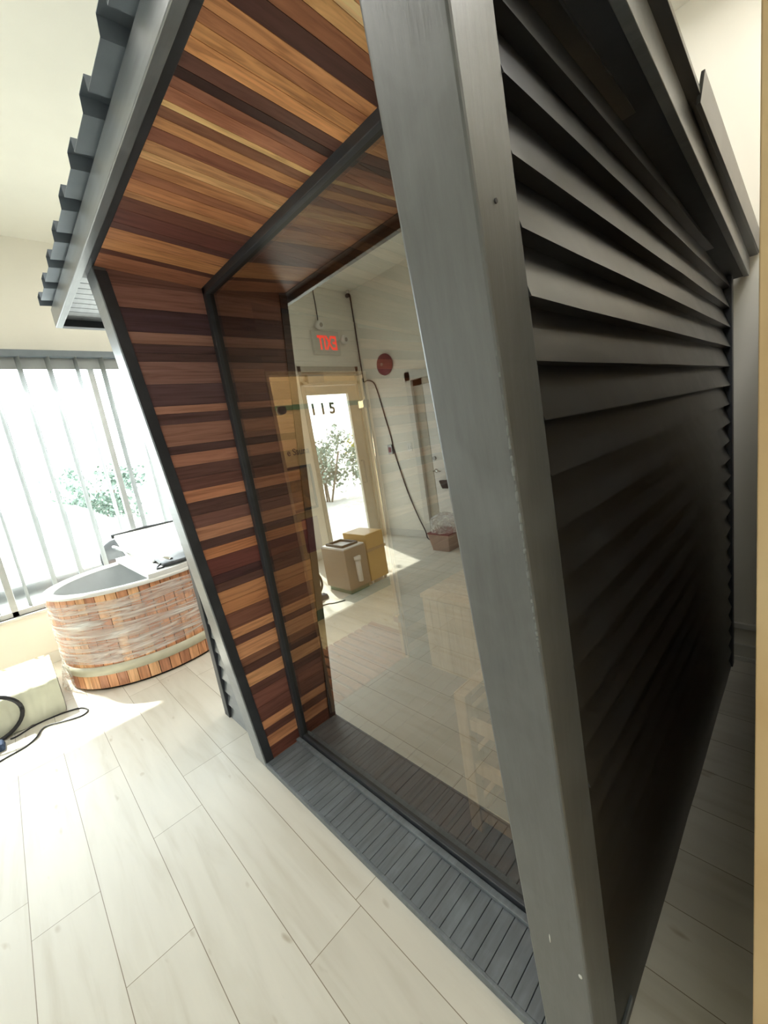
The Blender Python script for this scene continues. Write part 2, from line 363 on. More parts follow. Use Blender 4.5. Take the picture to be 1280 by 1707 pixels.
lettering('number_lettering', '115', 0.225, (RX0-0.051, -2.345, 2.075), (0, -1, 0), (0, 0, 1), M['grayink'], dr, 1.45, 0.001, 0.007, 1.05)
# white door in the front wall
d2 = thing('door_2', 'd', 'd', (-1.55, RY0, 0)); del d2['label']; del d2['category']; struct(d2)
f = MB(); f.box(P0-0.07, P0+0.03, RY0-0.1, RY0+0.016, 0, PZ+0.09).box(P1-0.03, P1+0.07, RY0-0.1, RY0+0.016, 0, PZ+0.09).box(P0-0.07, P1+0.07, RY0-0.1, RY0+0.016, PZ-0.03, PZ+0.09)
f.build('door_frame', M['trim'], d2, 0.004)
MB().box(P0+0.03, P0+0.20, RY0-0.08, RY0-0.03, 0, PZ-0.03).box(P0+0.03, P1-0.03, RY0-0.08, RY0-0.03, 2.24, PZ-0.03).build('door_jamb', M['door_frame'], d2, 0.003)
MB().box(P0+0.20, P1-0.03, RY0-0.075, RY0-0.035, 0.01, 2.24).build('door_leaf', M['white'], d2, 0.003)
h = MB(); h.tube([(-1.80, RY0-0.035, 1.02), (-1.80, RY0+0.03, 1.02), (-1.74, RY0+0.035, 1.02), (-1.67, RY0+0.035, 1.02)], 0.012); h.tube([(-1.80, RY0-0.035, 1.02), (-1.80, RY0-0.02, 1.02)], 0.03, 16); h.build('door_handle', M['chrome'], d2)
MB().tube([(-1.80, RY0-0.035, 1.2), (-1.80, RY0-0.005, 1.2)], 0.028, 16).build('deadbolt', M['steel'], d2)
MB().hexa([(-1.70, RY0-0.034, 0.76), (-1.60, RY0-0.034, 0.76), (-1.60, RY0+0.02, 0.76), (-1.70, RY0+0.02, 0.76), (-1.74, RY0-0.034, 0.88), (-1.58, RY0-0.034, 0.88), (-1.58, RY0+0.03, 0.88), (-1.74, RY0+0.03, 0.88)]).build('dark_pad', M['rubber'], d2, 0.01)

# ceiling light panels added out of view to brighten room, siding and display wall
def added_ceiling_light(x, y, lab):
    t = thing('added_ceiling_light', lab, 'ceiling light', (x, y, RZ), 'added ceiling light panels')
    MB().box(x-0.32, x+0.32, y-0.62, y-0.60, RZ-0.05, RZ-0.001).box(x-0.32, x+0.32, y+0.60, y+0.62, RZ-0.05, RZ-0.001).box(x-0.32, x-0.30, y-0.6, y+0.6, RZ-0.05, RZ-0.001).box(x+0.30, x+0.32, y-0.6, y+0.6, RZ-0.05, RZ-0.001).build('light_frame', M['white'], t)
    MB().box(x-0.30, x+0.30, y-0.60, y+0.60, RZ-0.035, RZ-0.01).build('diffuser', M['panel_light'], t)
    a = area('added_panel_lamp', (x, y, RZ-0.06), (0, 0, 0), 0.58, 1.18, PANEL_W, (1.0, 0.98, 0.94)); a.parent = t; a.location = (0, 0, -0.06)
    return t
added_ceiling_light(2.25, 1.0, 'added unseen ceiling light panel above the pine cabinet')
added_ceiling_light(0.2, -1.2, 'added unseen ceiling light panel in front of the cabin porch')
added_ceiling_light(-0.95, 1.4, 'added unseen ceiling light panel between cabin roof and exhibit panel')

# ================================================================== SAUNA CABIN
cab = thing('sauna_cabin', 'large black stained sauna cabin with glass front and cedar lined porch', 'sauna cabin', (0.8, 1.0, 0))
def lean_post(x0, x1, name, PD=PD, mat=M['post']):
    zt = 2.60
    y0 = lambda z: -LEAN*z
    return MB().hexa([(x0, 0, 0), (x1, 0, 0), (x1, PD, 0), (x0, PD, 0), (x0, y0(zt), zt), (x1, y0(zt), zt), (x1, y0(zt)+PD, zt), (x0, y0(zt)+PD, zt)]).build(name, mat, cab, 0.005)
lean_post(W-PW, W, 'front_post')['label'] = 'wide leaning front post with a ragged caulk seam, nearest'
lean_post(-0.12, 0.0, 'front_post', 0.046, M['fascia'])['label'] = 'narrow looking leaning front post on the tub side'  # post takes the lighter stain copy, painting in the window light
MB().hexa([(0.0005, 0.002, 0.03), (0.006, 0.002, 0.03), (0.006, 0.046, 0.03), (0.0005, 0.046, 0.03), (0.0005, -LEAN*2.41+0.002, 2.41), (0.006, -LEAN*2.41+0.002, 2.41), (0.006, -LEAN*2.41+0.046, 2.41), (0.0005, -LEAN*2.41+0.046, 2.41)]).build('post_inner_shade', M['black'], cab)  # dark strip painting shade onto the post's inner face
# caulk seam down the near post corner
cs = MB(); zz = 1.22; random.seed(3)
while zz < 1.72:
    L = random.uniform(0.004, 0.012); w = random.uniform(0.0012, 0.003)
    yy = -LEAN*zz; cs.ball((W-0.0035, yy+0.0015, zz), (w, w, L), 4); zz += random.uniform(0.008, 0.018) if zz < 1.6 else 0.03
cs.build('caulk_seam', plain('dried_caulk', (0.17, 0.18, 0.18), 0.8), cab)
chip = plain('chipped_paint', (0.6, 0.6, 0.58), 0.7)
MB().ball((W-0.075, -LEAN*0.47-0.0005, 0.47), (0.0016, 0.001, 0.014), 6).build('scratch_mark', chip, cab)
MB().ball((W-0.015, -LEAN*0.42-0.0005, 0.42), (0.004, 0.001, 0.006), 6).build('scratch_mark', chip, cab)
MB().tube([(W-0.002, -0.11, 1.885), (W+0.002, -0.11, 1.885)], 0.0035, 8).build('screw_head', M['rubber'], cab)
# beam, soffit trim band and fascia
def slab_line(x0, x1, y0, y1, z, th, mat, name, bevel=0.003):
    return MB().box(x0, x1, y0, y1, z, z+th).build(name, mat, cab, bevel)
slab_line(-0.12, W, -0.234, -0.196, ZO-0.004, 0.17, M['black'], 'portal_beam')
slab_line(-0.70, 1.71, -0.262, -0.234, 2.392, 0.090, M['fascia'], 'front_fascia')
# cedar soffit
def lin(c, k=0.86):
    g = sum(c)/3; c = [g+(x-g)*k for x in c]
    return tuple((x/255.0)**2.2*1.25 for x in c)
SOF = [(0.119, (165, 105, 78)), (0.156, (96, 58, 50)), (0.235, (196, 132, 84)), (0.312, (186, 122, 80)), (0.352, (96, 60, 56)), (0.437, (106, 62, 56)), (0.506, (112, 68, 56)), (0.538, (176, 120, 78)), (0.599, (186, 120, 78)), (0.643, (152, 94, 66)), (0.696, (186, 124, 80)), (0.728, (212, 160, 106)), (0.771, (196, 138, 92)), (0.821, (140, 84, 64)), (0.859, (200, 138, 88)), (0.894, (142, 92, 68)), (0.913, (228, 182, 118)), (0.954, (176, 110, 80)), (0.985, (148, 92, 70)), (1.013, (62, 40, 38)), (1.052, (104, 66, 56)), (1.089, (222, 150, 92)), (1.123, (208, 142, 86)), (1.155, (176, 112, 74)), (1.19, (208, 140, 88)), (1.235, (82, 48, 42)), (1.275, (150, 92, 62)), (1.31, (216, 158, 98)), (1.335, (240, 200, 140)), (1.38, (206, 140, 92)), (1.43, (188, 120, 82)), (1.47, (232, 180, 120)), (1.53, (186, 116, 80)), (1.60, (150, 90, 62)), (W-0.0, (200, 140, 90))]
so = MB(); x = 0.0
zs_ = lambda y: ZT+(GY-y)*TP
for xe, c in SOF:
    a, b_ = x+0.0007, xe-0.0007; y0, y1 = -0.197, GY+0.02
    so.hexa([(a, y0, zs_(y0)), (b_, y0, zs_(y0)), (b_, y1, zs_(y1)), (a, y1, zs_(y1)), (a, y0, zs_(y0)+.012), (b_, y0, zs_(y0)+.012), (b_, y1, zs_(y1)+.012), (a, y1, zs_(y1)+.012)], col=lin(c)); x = xe
so.build('cedar_soffit', M['cedarY'], cab)
# cedar side lining of the porch
WL = [(2.371, (116, 76, 66)), (2.28, (140, 92, 80)), (2.186, (76, 52, 60)), (2.138, (146, 100, 86)), (2.102, (86, 60, 62)), (2.067, (84, 58, 58)), (1.972, (132, 90, 82)), (1.879, (88, 60, 64)), (1.845, (160, 104, 84)), (1.799, (88, 58, 58)), (1.704, (142, 92, 76)), (1.668, (82, 54, 54)), (1.612, (164, 102, 80)), (1.557, (96, 60, 56)), (1.501, (104, 62, 56)), (1.446, (186, 114, 80)), (1.385, (88, 56, 52)), (1.326, (118, 74, 66)), (1.263, (182, 118, 86)), (1.219, (86, 54, 50)), (1.168, (188, 112, 68)), (1.084, (108, 52, 46)), (1.04, (72, 38, 40)), (0.999, (92, 56, 48)), (0.94, (190, 120, 72)), (0.879, (186, 114, 66)), (0.795, (122, 70, 52)), (0.747, (204, 132, 82)), (0.709, (100, 58, 48)), (0.63, (204, 132, 84)), (0.588, (128, 78, 54)), (0.542, (88, 52, 44)), (0.471, (208, 138, 86)), (0.424, (96, 56, 48)), (0.34, (124, 70, 58)), (0.256, (110, 62, 52)), (0.208, (206, 132, 84)), (0.163, (94, 54, 46)), (0.099, (200, 126, 80)), (0.03, (112, 58, 46)), (0.0, (150, 90, 60))]
wlm = MB(); z = 2.47
for ze, c in WL:
    a, b_ = ze+0.0007, z-0.0007
    p = lambda zz: -LEAN*zz+0.045
    wlm.hexa([(-0.012, p(a), a), (0, p(a), a), (0, GY+0.02, a), (-0.012, GY+0.02, a), (-0.012, p(b_), b_), (0, p(b_), b_), (0, GY+0.02, b_), (-0.012, GY+0.02, b_)], col=tuple(q*1.15 for q in lin(c, 0.74))); z = ze
wlm.build('cedar_side_lining', M['cedarY'], cab)
# matching lining on the hidden side of the near post
wr = MB(); z = 2.47; random.seed(5)
for ze, c in WL:
    a, b_ = ze+0.0007, z-0.0007
    p = lambda zz: -LEAN*zz+PD
    x0 = W-PW+0.02
    wr.hexa([(x0, p(a), a), (x0+.012, p(a), a), (x0+.012, GY+0.02, a), (x0, GY+0.02, a), (x0, p(b_), b_), (x0+.012, p(b_), b_), (x0+.012, GY+0.02, b_), (x0, GY+0.02, b_)], col=lin(c)); z = ze
wr.build('cedar_side_lining', M['cedarY'], cab)
# glazed front
G0 = GY
fr = MB(); t = 0.032
fr.box(0, t, G0-0.012, G0+0.04, 0.03, ZT).box(W-PW-0.02, W-PW+0.02, G0-0.012, G0+0.04, 0.03, ZT)
fr.box(0, W-PW, G0-0.012, G0+0.04, ZT-0.03, ZT+0.004).box(0, W-PW+0.02, G0-0.006, G0+0.04, 0.03, 0.062)
fr.build('glass_frame', M['black'], cab, 0.003)
MB().box(0, W-PW+0.02, G0-0.034, G0-0.010, 0.03, 0.046).build('sill_bead', M['deck'], cab, 0.003)
gl = MB(); gl.box(t-0.005, W-PW, G0+0.008, G0+0.016, 0.055, ZT-0.022)
gl.m[2] = 0
for i in (0, 1, 3, 4, 5): gl.m[i] = 1
gl.build('glass_pane', [M['glass_front'], M['glass_back']], cab)
# porch deck: narrow boards running into the cabin
dk = MB(); bw = 0.0425; x = 0.003
while x < W-0.01:
    x2 = min(x+bw, W)-0.002
    dk.box(x, x2, 0.012, G0, 0.012, 0.030); x += bw
dk.build('porch_deck', M['deck'], cab, 0.0012)
MB().box(0, W-0.005, 0.0, 0.012, 0.0, 0.031).build('deck_nosing', M['deck'], cab, 0.002)
MB().box(0, W-PW, 0.012, G0+0.05, 0.0, 0.012).build('base_frame', M['black'], cab)
# right side cladding: lap boards
def roofz(y): return 2.29-0.087*y
sd_ = MB(); k = 0; random.seed(11)
zk = 2.2397+0.0933
while zk > 0.0:
    zb = zk; zt = zk+0.100
    ya = lambda z: -LEAN*z+PD-0.004
    ye = D-0.055
    # clip under the sloping soffit
    yend = min(ye, (2.29-zb)/0.087) if zb > roofz(ye) else ye
    if yend > ya(zb)+0.05:
        wob = random.uniform(-0.0015, 0.0015)
        y0 = ya(zb); xi = W-0.024; xo = W+0.002+wob; zb2 = max(zb, 0.004)
        nseg = 10; up = []; lo = []
        for i in range(nseg+1):
            y = y0+(yend-y0)*i/nseg
            ztt = min(zt, roofz(y)+0.01)
            if ztt < zb2+0.004: ztt = zb2+0.004
            fr_ = (ztt-zb2)/0.1
            up.append((xo-(xo-xi+0.006)*fr_, y, ztt)); lo.append((xo+random.uniform(-0.001, 0.001), y, zb2+random.uniform(-0.0006, 0.0006)))
        back = [(xi-0.004, p[1], p[2]) for p in up]; bl = [(xi-0.004, p[1], p[2]) for p in lo]
        sd_.grid([back, up, lo, bl], False, 0, smooth=False)
        sd_.quad([up[0], lo[0], bl[0], back[0]]); sd_.quad([up[-1], back[-1], bl[-1], lo[-1]])
    zk -= 0.0933
sd_.build('lap_siding', M['siding'], cab, fix=False)
MB().hexa([(W-0.05, 0.09, 0), (W-0.030, 0.09, 0), (W-0.030, D-0.02, 0), (W-0.05, D-0.02, 0), (W-0.05, -0.10, 2.34), (W-0.030, -0.10, 2.34), (W-0.030, D-0.02, 2.12), (W-0.05, D-0.02, 2.12)]).build('side_wall', M['black'], cab)
MB().box(W-0.06, W+0.008, D-0.055, D, 0, roofz(D)+0.01).build('rear_corner_trim', M['black'], cab, 0.003)
# side soffit and fascia
def sloped(x0, x1, y0, y1, dz0, dz1, name, mat, bevel=0.0, ex=0.0, slope_ex=0.0):
    a = roofz(y0); b_ = roofz(y1)
    return MB().hexa([(x0, y0, a+dz0), (x1, y0, a+dz0), (x1+ex, y1, b_+dz0+slope_ex), (x0+ex, y1, b_+dz0+slope_ex), (x0, y0, a+dz1), (x1, y0, a+dz1), (x1+ex, y1, b_+dz1+slope_ex), (x0+ex, y1, b_+dz1+slope_ex)]).build(name, mat, cab, bevel)
sloped(W-0.04, 1.690, -0.234, 2.19, 0.0, 0.012, 'side_soffit', M['black'])
sloped(1.690, 1.712, -0.234, 2.20, -0.002, 0.085, 'side_fascia', M['fascia'], 0.002)
sloped(1.70, 1.738, -0.30, 0.80, 0.078, 0.092, 'roof_edge_sheet', M['siding'], 0.001)
MB().hexa([(1.728, 0.78, roofz(.78)+.06), (1.738, 0.78, roofz(.78)+.06), (1.748, 2.215, roofz(2.2)+.09), (1.738, 2.215, roofz(2.2)+.09), (1.740, 0.78, roofz(.78)+.125), (1.748, 0.78, roofz(.78)+.125), (1.758, 2.215, roofz(2.2)+.15), (1.75, 2.215, roofz(2.2)+.15)]).build('roof_edge_flashing', M['siding'], cab, 0.001)
sloped(1.70, 1.742, 0.80, 2.212, 0.085, 0.098, 'roof_edge_sheet', M['siding'], 0.001)
# roof slab and ribbed front edge
ro = MB()
y0, y1 = -0.262, 2.2
ro.hexa([(-0.70, -0.234, 2.45), (1.69, -0.234, 2.45), (1.69, y1, 2.27), (-0.70, y1, 2.27), (-0.70, -0.234, 2.478), (1.69, -0.234, 2.478), (1.69, y1, 2.30), (-0.70, y1, 2.30)])
ro.build('roof_deck', M['black'], cab)
prof = []; xs = 1.0+0.228*4
while xs > -0.75:
    prof += [(xs, 2.485), (xs-0.004, 2.522), (xs-0.070, 2.522), (xs-0.076, 2.485)]; xs -= 0.228
prof = [(min(1.66, max(-0.74, x)), z) for x, z in prof]
rl = lambda y, dz, ex=0: [(x, y, z+dz+ex) for x, z in prof]
fl = MB().grid([rl(-0.305, 0.002), rl(-0.305, 0), rl(-0.262, 0.003), rl(2.21, -0.18), rl(2.21, -0.178), rl(-0.262, 0.005), rl(-0.305, 0.002)], False, smooth=False)
fl.build('metal_roof_sheet', M['metal'], cab, fix=False)
# left wing: front wall, corner trim, soffit, rake fascia, roof is shared
wg = MB(); z = 0.0
while z < 2.36:
    wg.hexa([(-0.62, 0.066, z), (-0.10, 0.066, z), (-0.10, 0.10, z), (-0.62, 0.10, z), (-0.62, 0.085, min(z+0.0933, 2.42)), (-0.10, 0.085, min(z+0.0933, 2.42)), (-0.10, 0.10, min(z+0.0933, 2.42)), (-0.62, 0.10, min(z+0.0933, 2.42))]); z += 0.0933
wg.build('wing_siding', M['fascia'], cab)  # same stain as the lap siding, lightened here to paint in the light
MB().box(-0.668, -0.60, 0.055, 0.12, 0, 2.43).build('wing_corner_trim', M['black'], cab, 0.003)
ws = MB(); x = -0.66
while x < -0.1:
    ws.box(x, x+0.058, -0.234, 2.15, 2.425, 2.437); x += 0.06
ws.build('wing_soffit', M['fascia'], cab, 0.002)
MB().box(-0.70, -0.66, -0.234, 2.18, 2.392, 2.50).build('rake_fascia', M['black'], cab, 0.002)
# interior: lining behind the glass, floor, ceiling, rear wall
random.seed(21)
def cedar_cols():
    return lin(random.choice([(110, 76, 60), (92, 62, 50), (128, 90, 68), (76, 54, 48), (138, 100, 76), (100, 68, 54)]))
il = MB()
def strips_x(x0, x1, y0, y1, z0, z1):
    z = z0
    while z < z1-0.01:
        il.box(x0, x1, y0, y1, z+0.0007, min(z+0.06, z1)-0.0007, col=cedar_cols()); z += 0.06
DA, DB, DH0, DH = 0.452, 1.095, 0.085, 1.995
strips_x(-0.012, 0.03, G0+0.04, DA-0.02, 0.05, 2.36)
strips_x(-0.012, 0.03, DA-0.02, DB+0.02, DH+0.015, 2.36)
strips_x(-0.012, 0.03, DB+0.02, D-0.05, 0.05, 2.28)
il.build('interior_lining', M['inner'], cab)
il = MB(); strips_x(W-0.058, W-0.052, G0+0.04, D-0.05, 0.05, 2.28); il.build('interior_lining', M['inner'], cab)
il = MB(); strips_x(-0.012, W-0.05, D-0.05, D-0.035, 0.0, 2.32); il.build('rear_wall', M['inner'], cab)
ic = MB(); x = 0.03
while x < W-0.06:
    ic.hexa([(x, G0+0.04, 2.36), (x+.058, G0+0.04, 2.36), (x+.058, D-.05, 2.22), (x, D-.05, 2.22), (x, G0+0.04, 2.37), (x+.058, G0+0.04, 2.37), (x+.058, D-.05, 2.23), (x, D-.05, 2.23)], col=cedar_cols()); x += 0.06
ic.build('interior_ceiling', M['inner'], cab)
fi = MB(); x = 0.0
while x < W-0.06:
    fi.box(x, x+0.086, G0+0.04, D-0.05, 0.04, 0.075, col=lin((84, 58, 46))); x += 0.09
fi.build('interior_floor', M['inner'], cab)
bk = MB(); xa, xb = -0.034, -0.0125
bk.hexa([(xa, 0.04, 0), (xb, 0.04, 0), (xb, DA-0.022, 0), (xa, DA-0.022, 0), (xa, -0.15, 2.42), (xb, -0.15, 2.42), (xb, DA-0.022, 2.42), (xa, DA-0.022, 2.42)])
bk.box(xa, xb, DA-0.022, DB+0.022, DH+0.02, 2.40).box(xa, xb, DB+0.022, D, 0, 2.28).box(xa, xb, DA-0.022, DB+0.022, 0, 0.05)
bk.build('side_wall', M['black'], cab)
MB().box(-0.02, W-0.05, D-0.035, D-0.005, 0, 2.25).build('rear_cladding', M['black'], cab)
MB().box(0.55, 1.0, 1.05, 1.25, 2.285, 2.30).build('interior_lamp', plain('warm_lamp', (0.9, 0.85, 0.7), 0.5, emis=(1, 0.85, 0.62), estr=1.5), cab)
il_ = area('cabin_lamp', (0.78, 1.15, 2.27), (0, 0, 0), 0.4, 0.18, 5, (1, 0.86, 0.66)); il_.parent = cab; il_.location = (-0.02, 0.15, 2.27)
MB().box(-0.48, -0.32, 0.75, 1.05, 2.412, 2.424).build('added_fill_lamp', plain('added_fill_lens', (0.9, 0.88, 0.8), 0.5, emis=(1, 0.95, 0.85), estr=3.0), cab)  # added lamp, hidden under the wing soffit, to brighten the display wall
pl_ = area('added_fill_light', (0, 0, 0), (0, math.radians(55), 0), 0.15, 0.28, 34, (1, 0.94, 0.84)); pl_.parent = cab; pl_.location = (-0.40-0.8, 0.90-1.0, 2.40)
# glass door in the tub-side wall
MB().box(-0.02, 0.035, DA-0.022, DA-0.004, 0.04, DH+0.02).box(-0.02, 0.035, DB+0.004, DB+0.022, 0.04, DH+0.02).box(-0.02, 0.035, DA-0.022, DB+0.022, DH+0.004, DH+0.022).build('door_frame', M['bench'], cab, 0.002)
gd = MB().box(0.008, 0.016, DA, DB, DH0, DH).build('glass_door', M['glass_door'], cab)
MB().tube([(0.045, DB-0.02, 0.12), (0.045, DB-0.02, 1.97)], 0.008, 10).build('door_edge_rod', M['chrome'], gd)
for z in (0.395, 1.82):
    MB().box(0.0, 0.05, DB-0.05, DB, z-0.025, z+0.025).build('hinge', M['chrome'], gd, 0.004)
MB().tube([(0.018, DA+0.03, 1.82), (0.05, DA+0.03, 1.82)], 0.022, 14).build('door_latch', M['darkm'], gd)

# sauna bench inside
bn = thing('sauna_bench', 'low pale wood bench with vertical board front inside the cabin', 'bench', (0.9, 1.5, 0.075))
fb = MB(); x = 0.24
while x < 1.55:
    fb.box(x+0.001, min(x+0.058, 1.58), 1.107, 1.122, 0.077, 0.56); x += 0.06
fb.build('bench_apron', M['bench'], bn)
tb = MB(); y = 1.095
while y < 2.08:
    tb.box(0.235, 1.585, y, min(y+0.09, 2.10), 0.57, 0.598); y += 0.10
tb.build('bench_seat', M['bench'], bn, 0.003)
sl = MB(); y = 1.125
while y < 2.08: sl.box(0.24, 0.255, y, y+0.055, 0.077, 0.568); y += 0.06
sl.build('bench_side', M['bench'], bn)
# heater guard
hg = thing('heater_guard', 'pale wooden guard rail frame around the sauna heater behind the glass', 'guard rail', (1.3, 0.55, 0.075))
GX0, GX1, GA, GB = 1.065, 1.575, 0.335, 0.80
for (px_, py_) in ((GX0, GA), (GX1-0.05, GA), (GX0, GB-0.04), (GX1-0.05, GB-0.04)):
    MB().box(px_, px_+0.05, py_, py_+0.04, 0.076, 0.66).build('guard_post', M['bench'], hg, 0.003)
for z in (0.13, 0.34, 0.52):
    MB().box(GX0+0.05, GX1-0.05, GA+0.008, GA+0.03, z, z+0.045).build('guard_rail', M['bench'], hg, 0.002)
    MB().box(GX0+0.012, GX0+0.034, GA+0.04, GB-0.04, z, z+0.045).build('guard_rail', M['bench'], hg, 0.002)
    MB().box(GX0+0.05, GX1-0.05, GB-0.03, GB-0.01, z, z+0.045).build('guard_rail', M['bench'], hg, 0.002)
MB().box(GX0, GX0+0.05, GA+0.04, GB-0.04, 0.64, 0.66).build('guard_rail', M['bench'], hg, 0.002)
ht = thing('sauna_heater', 'dark metal sauna heater low inside the wooden guard', 'heater', (1.33, 0.57, 0.075))
MB().box(1.17, 1.50, 0.43, 0.72, 0.12, 0.42).build('heater_body', M['darkm'], ht, 0.01)
for (px_, py_) in ((1.19, 0.45), (1.46, 0.45), (1.19, 0.68), (1.46, 0.68)): MB().box(px_, px_+0.02, py_, py_+0.02, 0.076, 0.12).build('heater_foot', M['darkm'], ht)
st = MB(); random.seed(9)
for i in range(5):
    for j in range(4): st.ball((1.205+i*0.065+random.uniform(-.01, .01), 0.465+j*0.07, 0.425), (0.034, 0.032, 0.024), 5)
st.build('heater_stones', M['stone'], ht)
# duckboard outside the glass door
db = thing('duckboard', 'low slatted cedar duckboard on the floor beyond the cabin glass door', 'duckboard', (-0.35, 0.95, 0))
for xb_ in (-0.66, -0.12): MB().box(xb_, xb_+0.04, 0.45, 1.36, 0, 0.03, col=lin((120, 80, 60))).build('bearer', M['inner'], db)
ds = MB(); y = 0.45
while y < 1.36: ds.box(-0.69, -0.045, y, y+0.055, 0.03, 0.05, col=lin((150, 96, 72))); y += 0.075
ds.build('slats', M['inner'], db, 0.002)

# display wall seen through the glass door
dw = thing('display_wall', 'beige exhibit panel wall with green base seen through the cabin glass door', 'display panel', (-1.3, 1.7, 0))
MB().box(-1.32, -1.26, 1.12, 2.20, 0.10, 2.42).build('panel_board', M['disp'], dw, 0.003)
MB().box(-1.325, -1.255, 1.12, 2.20, 0.0, 0.10).build('green_base', M['green'], dw)
MB().box(-1.26, -1.253, 1.12, 2.20, 1.965, 2.01).build('green_stripe', M['green'], dw)
lettering('wall_lettering', 'e Sauna', 0.085, (-1.258, 1.235, 1.57), (0, 1, 0), (0, 0, 1), M['ink'], dw, 1.0, 0.001, 0.001, 0.9)
pf = thing('framed_picture', 'dark framed brownish picture hung below the wall lettering', 'picture', (-1.25, 1.33, 1.2))
fm = MB(); a0, a1, b0, b1 = 1.17, 1.45, 1.06, 1.47
fm.box(-1.259, -1.243, a0, a1, b1-0.022, b1).box(-1.259, -1.243, a0, a1, b0, b0+0.022).box(-1.259, -1.243, a0, a0+0.02, b0+0.022, b1-0.022).box(-1.259, -1.243, a1-0.02, a1, b0+0.022, b1-0.022)
fm.build('picture_frame', M['darkm'], pf)
MB().box(-1.259, -1.252, a0+0.02, a1-0.02, b0+0.022, b1-0.022).build('picture_print', plain('brown_print', (0.36, 0.22, 0.11), 0.5, nscale=9, noise=0.5), pf)
pp = MB().box(-1.259, -1.253, 1.245, 1.42, 0.665, 0.985).build('poster', M['purple'], bevel=0.002)
tag(pp, 'plain purple poster low on the beige exhibit panel', 'poster')

# pine panel at the right edge
pn = thing('pine_cabinet', 'tall pale pine cabinet at the right picture edge beside the dark siding', 'cabinet', (2.2, 1.15, 0))
MB().box(1.888, 2.50, 0.20, 0.235, 0.0, 2.15).build('front_board', M['pine'], pn, 0.002)
MB().box(1.888, 1.91, 0.235, 2.10, 0.0, 2.15).build('side_board', M['pine'], pn, 0.002)
MB().box(1.91, 2.50, 0.235, 2.10, 2.125, 2.15).build('top_board', M['pine'], pn, 0.002)
MB().box(2.478, 2.50, 0.235, 2.10, 0.0, 2.125).build('side_board', M['pine'], pn, 0.002)

# ================================================================== BLINDS
vb = thing('vertical_blind', 'open vertical blind with pale vanes across the bright window', 'blind', (RX0+0.05, -0.3, WZ1))
MB().box(RX0+0.02, RX0+0.075, WY0+0.01, WY1-0.01, 2.80, 2.86).build('headrail', M['rail'], vb, 0.004)
MB().box(RX0+0.012, RX0+0.02, WY0+0.01, WY1-0.01, 2.70, 2.80).build('valance', M['blind'], vb)
ys = [-0.68+0.2115*k for k in range(-5, 10)]; random.seed(4)
for y in ys:
    a = math.radians(16+random.uniform(-7, 7)); c, s_ = math.cos(a)*0.044, math.sin(a)*0.044
    xc = RX0+0.068; rows = []
    for z, tw in ((2.80, 1.0), (2.2, 1.05), (1.6, 0.95), (1.0, 1.0), (0.60, 1.1)):
        row = []
        for k in range(7):
            u = (k-3)/3; bow = 0.006*(1-u*u)
            row.append((xc+c*u, y+s_*u*tw+bow, z))
        rows.append(row)
    v = MB().grid(rows).build('vane', M['blind'], vb, fix=False)
    md = v.modifiers.new('s', 'SOLIDIFY'); md.thickness = 0.0015

# ================================================================== CEDAR TUB
TX, TY, RA, RB, TH = -2.25, 0.10, 0.60, 0.69, 0.79
tub = thing('cedar_hot_tub', 'oval cedar hot tub wrapped in clear film with grey liner by the window', 'hot tub', (TX, TY, 0))
def ell(ra, rb, z, n, ph=0): return [(TX+ra*math.cos(2*math.pi*j/n+ph), TY+rb*math.sin(2*math.pi*j/n+ph), z) for j in range(n)]
n = 56; random.seed(8); stv = MB()
for j in range(n):
    a0 = 2*math.pi*j/n+0.004; a1 = 2*math.pi*(j+1)/n-0.004
    P = lambda a, ra, rb, z: (TX+ra*math.cos(a), TY+rb*math.sin(a), z)
    nsg = random.choice([1, 2, 2, 3]); zc = [0.02]+sorted(random.uniform(0.15, 0.68) for _ in range(nsg-1))+[TH-0.02]
    for z0, z1 in zip(zc[:-1], zc[1:]):
        c = lin(random.choice([(212, 150, 104), (196, 132, 92), (222, 166, 118), (172, 112, 80), (206, 140, 96), (186, 124, 92)]))
        stv.hexa([P(a0, RA-.035, RB-.035, z0), P(a0, RA, RB, z0), P(a1, RA, RB, z0), P(a1, RA-.035, RB-.035, z0), P(a0, RA-.035, RB-.035, z1), P(a0, RA, RB, z1), P(a1, RA, RB, z1), P(a1, RA-.035, RB-.035, z1)], col=c)
stv.build('staves', M['cedarY'] if False else cedar('cedar_staves', (40, 40, 4)), tub)
hp = MB().grid([ell(RA+.001, RB+.001, 0.13, 72), ell(RA+.006, RB+.006, 0.13, 72), ell(RA+.006, RB+.006, 0.205, 72), ell(RA+.001, RB+.001, 0.205, 72)], True).build('hoop', M['hoop'], tub)
rows = [ell(RA+0.012, RB+0.012, TH-0.02, 72), ell(RA+0.016, RB+0.016, TH-0.008, 72), ell(RA+0.008, RB+0.008, TH+0.008, 72), ell(RA-0.045, RB-0.045, TH+0.008, 72), ell(RA-0.06, RB-0.06, TH-0.012, 72)]
MB().grid(rows, True).build('rim', M['white'], tub)
rows = [ell(RA-0.055, RB-0.055, TH-0.01, 72), ell(RA-0.075, RB-0.075, TH-0.3, 72), ell(RA-0.11, RB-0.11, 0.13, 72), ell(RA-0.16, RB-0.16, 0.08, 72), ell(0.02, 0.02, 0.075, 72)]
MB().grid(rows, True).build('liner', M['liner'], tub)
rows = [ell(RA-0.04, RB-0.04, 0.0, 72), ell(RA-0.02, RB-0.02, 0.0, 72), ell(RA-0.02, RB-0.02, 0.03, 72), ell(RA-0.04, RB-0.04, 0.03, 72)]
MB().grid(rows, True).build('base_ring', M['rubber'], tub)
